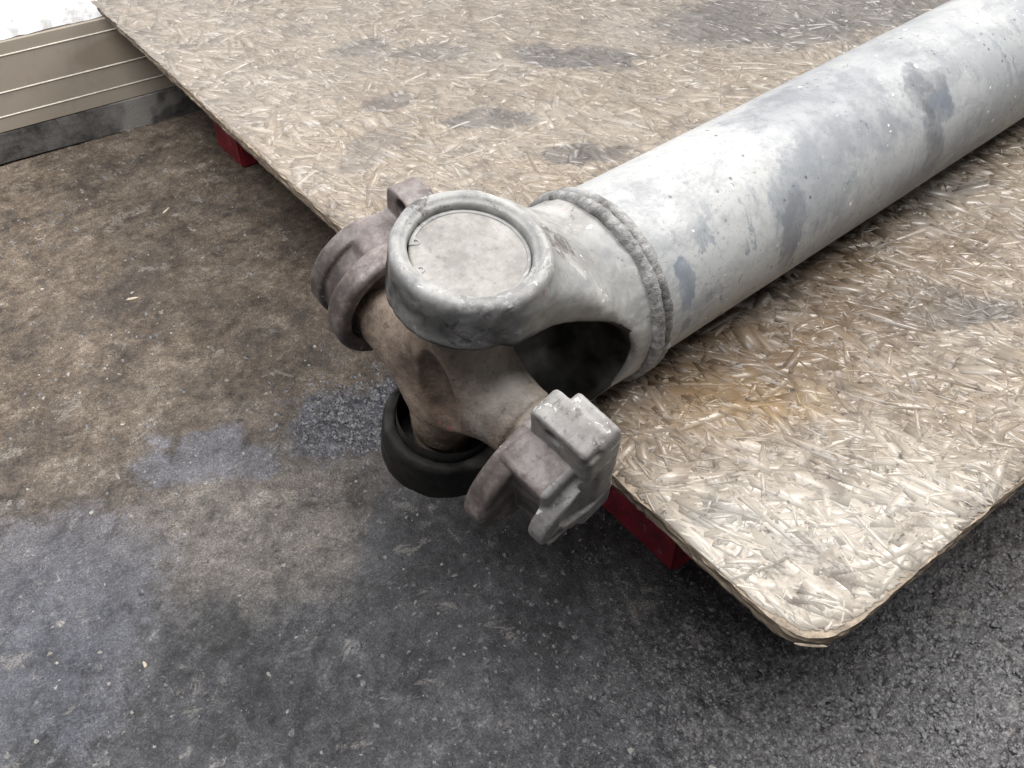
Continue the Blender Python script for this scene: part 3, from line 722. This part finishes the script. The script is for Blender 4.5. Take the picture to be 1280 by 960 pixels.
# two weld beads
for x0, r0, mi, sd in ((0.3715, 0.0662, 0.0046, 80), (0.3798, 0.0655, 0.0045, 90)):
    nu2, nv2 = 420, 20
    u = np.linspace(0, 2 * np.pi, nu2, endpoint=False); vv = np.linspace(0, 2 * np.pi, nv2, endpoint=False)
    Ug, Vg = np.meshgrid(u, vv, indexing='ij')
    c = np.stack([np.cos(Ug), np.sin(Ug), Ug * 0], -1).reshape(-1, 3)
    wob = 0.0008 * fbm(c, 4, 3, sd); mir = mi * (1 + 0.11 * fbm(c, 9, 3, sd + 3) + 0.025 * np.sin(Ug.ravel() * 85 + 5 * np.sin(Ug.ravel() * 5)))
    rad = r0 + mir * np.cos(Vg.ravel())
    pp = np.c_[x0 + wob + mir * np.sin(Vg.ravel()), 0.3495 + rad * np.cos(Ug.ravel()), AX + rad * np.sin(Ug.ravel())]
    pp += 0.0002 * np.stack([vn(pp, 230, sd + 5), vn(pp, 230, sd + 6), vn(pp, 230, sd + 7)], 1)
    pp[:, 2] = np.maximum(pp[:, 2], 0.0012)
    i2 = np.arange(nu2)[:, None]; j2 = np.arange(nv2)[None]
    a = i2 * nv2 + j2; b = i2 * nv2 + (j2 + 1) % nv2; c2 = ((i2 + 1) % nu2) * nv2 + (j2 + 1) % nv2; d = ((i2 + 1) % nu2) * nv2 + j2
    add('weld_bead', pp, np.stack([a, b, c2, d], -1).reshape(-1, 4)[:, ::-1], M_bead)

# joint frame: X along the shaft, B across, A along the fork's bore
JX = 0.255; PHI = 0.215
fA = np.array([0, -math.sin(PHI), math.cos(PHI)]); fB = np.array([0, math.cos(PHI), math.sin(PHI)]); fX = np.array([1.0, 0, 0])
def tojoint(P, alpha=0.0):
    """local (x, b, a) to shaft coordinates; alpha turns about the bore"""
    ca, sa = math.cos(alpha), math.sin(alpha)
    x = P[:, 0] * ca + P[:, 1] * sa; b = -P[:, 0] * sa + P[:, 1] * ca
    return np.array([JX, 0.3495, AX]) + x[:, None] * fX + b[:, None] * fB + P[:, 2:3] * fA
def cast(name, fn, lo, hi, res, mat, alpha=0.0, dents=0.0004, seed=100, local=None):
    P, Q = nets(fn, lo, hi, res)
    N = vnormals(P, Q)
    P = P + N * (dents * (fbm(P, 45, 3, seed) + 0.35 * fbm(P, 190, 2, seed + 9)))[:, None]
    raw = P
    if local is not None: P = local(P)
    o = add(name, tojoint(P, alpha), Q, mat)
    return o, raw, N
S_OUT, S_LOW, S_IN, EAR = 0.1080, 0.0980, 0.0700, 0.0450
def slot_sdf(x, a):
    return np.where(x > -0.025, (np.sqrt(np.maximum((x + 0.025) / 0.125, 0) ** 2 + (a / S_IN) ** 2) - 1) * 0.06, np.abs(a) - S_IN)
def yoke(x, b, a):
    aa = np.abs(a); r2 = np.sqrt(x * x + b * b)
    so = np.where(a > 0, S_OUT, S_LOW)
    aq = np.where(a > 0, aa, aa + S_OUT - S_LOW)
    ear = disc(r2 + np.where(a > 0, 0, 0.0025), aq, EAR, S_IN, S_OUT, 0.005)
    # the two arms run from the base out to the ears
    t = np.clip(x / 0.110, 0, 1)
    half = 0.0435 + (0.0615 - 0.0435) * t ** 1.4
    st = np.clip((t - 0.22) / 0.78, 0, 1)
    topc = 0.1010 - 0.0375 * (st * st * (3 - 2 * st)) ** 0.85
    arm = smax(np.abs(b) - half, aq - topc, 0.024)
    arm = smax(arm, smax(-x, x - 0.118, 0.004), 0.004)
    rad = np.sqrt(b * b + a * a)
    base = disc(rad, x, 0.0640, 0.082, 0.1195, 0.002)
    rl = np.clip((t - 0.25) / 0.70, 0, 1)
    arm = smax(arm, rad - (0.112 - 0.0478 * rl * rl * (3 - 2 * rl)), 0.012)
    arm = smin(arm, base, 0.010)
    arm = smax(arm, -slot_sdf(x, a), 0.005)
    body = smin(ear, arm, 0.013)
    body = smax(body, -disc(r2, aq, 0.0340, 0.05, 0.14), 0.0014)
    body = smax(body, -disc(r2, aq, 0.0372, S_OUT - 0.0018, 0.14), 0.003)
    return body
o, raw, N = cast('yoke', yoke, (-0.052, -0.07, -0.106), (0.125, 0.07, 0.114), 0.0013, M_yoke, dents=0.0007, seed=101)
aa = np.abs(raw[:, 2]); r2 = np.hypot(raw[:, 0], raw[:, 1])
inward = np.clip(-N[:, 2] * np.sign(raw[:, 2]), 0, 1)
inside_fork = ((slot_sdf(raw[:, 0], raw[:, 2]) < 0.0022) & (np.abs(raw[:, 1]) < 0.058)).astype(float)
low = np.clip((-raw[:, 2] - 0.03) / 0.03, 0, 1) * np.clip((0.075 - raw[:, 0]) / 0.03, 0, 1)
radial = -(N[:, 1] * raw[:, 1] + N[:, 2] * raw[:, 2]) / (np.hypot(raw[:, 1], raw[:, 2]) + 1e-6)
inside_fork = np.maximum(inside_fork, ((radial > 0.25) & (aa < 0.068) & (raw[:, 0] < 0.105)).astype(float))  # blackens the opening: grease, plus its shade put into the colour
front = np.clip((-raw[:, 0] / (r2 + 1e-6) + 0.35) / 0.6, 0, 1) * (r2 > 0.040) * np.clip((0.106 - aa) / 0.012, 0, 1) * (np.abs(N[:, 2]) < 0.6)  # dark ear fronts: stripped paint and grime, plus painted shade
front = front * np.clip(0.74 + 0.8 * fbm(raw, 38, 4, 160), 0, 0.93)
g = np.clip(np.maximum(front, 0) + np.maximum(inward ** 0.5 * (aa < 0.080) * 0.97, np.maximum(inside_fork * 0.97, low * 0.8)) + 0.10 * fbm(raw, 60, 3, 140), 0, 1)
at = o.data.attributes.new('grease_shade', 'FLOAT', 'POINT'); at.data.foreach_set('value', g.astype(np.float32))
# bearing caps and snap rings in the two ears
for sgn in (1, -1):
    def cap(x, b, a, s=sgn):
        r = np.sqrt(x * x + b * b); aa = a * s + (0 if s > 0 else S_OUT - S_LOW)
        d = disc(r, aa, 0.0336, 0.058, S_OUT - 0.0070, 0.0012)
        return smax(d, -(np.sqrt(r * r + (aa - S_OUT - 0.0930) ** 2) - 0.1003), 0.002)      # gently dished
    cast('bearing_cap', cap, (-0.04, -0.04, 0.05 if sgn > 0 else -0.11), (0.04, 0.04, 0.11 if sgn > 0 else -0.05), 0.0012, M_cap if sgn > 0 else M_rubber, dents=0.0002, seed=150)
    if sgn > 0:
        ga = math.atan2(0.017, -0.0300)       # where the ring's gap is
        z0, z1 = S_OUT - 0.0082, S_OUT - 0.0064
        def ring(x, b, a):
            r = np.sqrt(x * x + b * b)
            d = disc(np.abs(r - 0.0325), a, 0.0013, z0, z1, 0.0006)
            t = np.abs((np.arctan2(b, x) - ga + np.pi) % (2 * np.pi) - np.pi)
            for sg in (-1, 1):
                q = ga + sg * 0.34
                rl = np.hypot(x - 0.0300 * math.cos(q), b - 0.0300 * math.sin(q))
                d = smin(d, disc(rl, a, 0.0025, z0, z1, 0.0006), 0.002)
                d = np.maximum(d, -disc(rl, a, 0.0012, 0.08, 0.13))
            return np.maximum(d, 0.032 * (0.24 - t))
        cast('snap_ring', ring, (-0.039, -0.039, z0 - 0.002), (0.039, 0.039, z1 + 0.002), 0.0006, M_yoke, dents=0.0)
# spider
def spider(x, b, a):
    def arm(l, r, end):
        rr = 0.0315 - 0.0090 * np.clip(l / 0.066, 0, 1) ** 0.8
        d = smax(r - rr, l - end, 0.004)
        return np.minimum(d, smax(r - 0.0205, l - 0.086, 0.002))
    ra = np.sqrt(x * x + b * b); rb = np.sqrt(x * x + a * a)
    d = smin(arm(np.abs(a), ra, 0.067), arm(np.abs(b), rb, 0.062), 0.026)
    d = smax(d, np.abs(x) - 0.0270, 0.005)
    for sx in (-1, 1):                       # a long hollow in each flat face of the forging
        c, s = math.cos(0.42), math.sin(0.42)
        u = (b + 0.013) * c - (a - 0.005) * s; v = (b + 0.013) * s + (a - 0.005) * c
        q = np.sqrt(((x - sx * 0.031) / 0.0150) ** 2 + (u / 0.0150) ** 2 + (v / 0.036) ** 2)
        d = smax(d, -(q - 1) * 0.0150, 0.0018)
    return d
ALPHA = R(-7.8)
cast('spider', spider, (-0.045, -0.088, -0.088), (0.045, 0.088, 0.088), 0.0013, M_rust, alpha=ALPHA, dents=0.0006, seed=120)
# winged bearing blocks on the two free arms
def wing(x, b, a, broken=False):
    """one winged cup: ring, web, end plate and a slab with two bolt holes"""
    rr, bm, A, fx, cr, op = (0.0490, 0.1098, 0.0713, -0.0070, 0.010, 0.0345) if broken else (0.0445, 0.1040, 0.0615, 0.0215, 0.0150, 0.0385)
    r = np.sqrt(x * x + a * a)
    inner = disc(np.hypot(x + 0.011, a + 0.010) if broken else r, b, rr, 0.0590, 0.0755, 0.004)
    inner = smax(inner, -disc(r, b, 0.0345, 0.05, 0.071), 0.002)
    outer = disc(np.hypot(x + 0.008, a + 0.006) if broken else r, b, op, bm - 0.0130, bm, 0.0022)
    if broken: outer = smin(outer, box(x, b, a, (fx + 0.014, bm - 0.0070, 0), (0.0135, 0.0070, 0.064), 0.003), 0.004)
    outer = smax(outer, -disc(np.hypot(x - (0.004 if broken else 0), a), b, 0.0310, bm - 0.004, 0.13), 0.001)
    web = box(x, b, a, (fx - 0.010, 0.082, 0), (0.014, 0.019, 0.0395), 0.004) if broken else smin(box(x, b, a, (fx - 0.014, 0.082, 0), (0.018, 0.019, 0.0395), 0.002), disc(r, b, 0.0350, 0.065, 0.1, 0.002), 0.004)
    web = smax(web, (np.abs(a) * 0.88 - (x - fx + 0.0295) * 0.47) - 0.0330, 0.002)
    slab = box(x, b, a, (fx + 0.0100, (0.0645 + bm - 0.003) / 2, 0), (0.0100, (bm - 0.0675) / 2, A), 0.0025)
    slab = smin(slab, box(x, b, a, (fx + 0.0190, (0.076 + bm) / 2, 0), (0.0085, (bm - 0.076) / 2, A - (0.002 if broken else 0.010)), 0.003), 0.0015)
    bc, bh = (0.0645 + bm) / 2, (bm - 0.0645) / 2
    slab = smax(slab, np.hypot(np.maximum(np.abs(b - bc) - bh + cr, 0), np.maximum(np.abs(a) - A + cr, 0)) - cr, 0.002)
    d = smin(smin(inner, web, 0.001), smin(outer, slab, 0.001), 0.001)
    for s in (1, -1):
        d = smax(d, -disc(np.hypot(b - 0.0830, a - s * (A - (0.0130 if broken else 0.0085))), x, 0.0062, -0.02, 0.08), 0.001)
    if broken:
        for c, h in (((-0.036, bm, -0.016), (0.010, 0.005, 0.007)), ((-0.026, bm, -0.036), (0.008, 0.006, 0.006))):
            d = np.maximum(d, -box(x, b, a, c, h))
    return d
def spin(ang, sgn):
    def fn(P):
        c, s = math.cos(ang), math.sin(ang)
        x = P[:, 0] * c - P[:, 2] * s; a = P[:, 0] * s + P[:, 2] * c
        return np.stack([x, P[:, 1] * sgn, a], 1)
    return fn
def add_wing(ang, sgn, seed, broken, tilt, off):
    # the cups sit loose on their pins: each is spun, a little tilted about its middle and shifted
    P, Q = nets(lambda x, b, a: wing(x, b, a, broken), (-0.060, 0.056, -0.078), (0.060, 0.114, 0.078), 0.0011)
    N = vnormals(P, Q); P = P + N * (0.00022 * fbm(P, 50, 3, seed) + 0.00012 * fbm(P, 200, 2, seed + 3))[:, None]
    fx, bm = (-0.0070, 0.1098) if broken else (0.0215, 0.1040)
    mach = ((P[:, 0] > fx - 0.0004) | (P[:, 1] > bm - 0.0136)) * (1.0 if broken else 0.44)
    P = spin(ang, sgn)(P)
    c0 = np.array([0, sgn * 0.080, 0]); t = Vector(tilt)
    M = np.array(Matrix.Rotation(t.length, 3, t.normalized()))
    P = c0 + (P - c0) @ M.T + np.array(off)
    if sgn < 0: Q = Q[:, ::-1]
    o = add('wing_bearing', tojoint(P, ALPHA), Q, M_wing)
    at = o.data.attributes.new('machined', 'FLOAT', 'POINT'); at.data.foreach_set('value', mach.astype(np.float32))
    return o
add_wing(0.136, 1, 130, False, (0.011, 0.0465, -0.1556), (0.0112, -0.0008, 0.0032))
add_wing(0.165, -1, 131, True, (0.044, -0.1272, -0.047), (-0.0014, -0.0086, -0.0053))
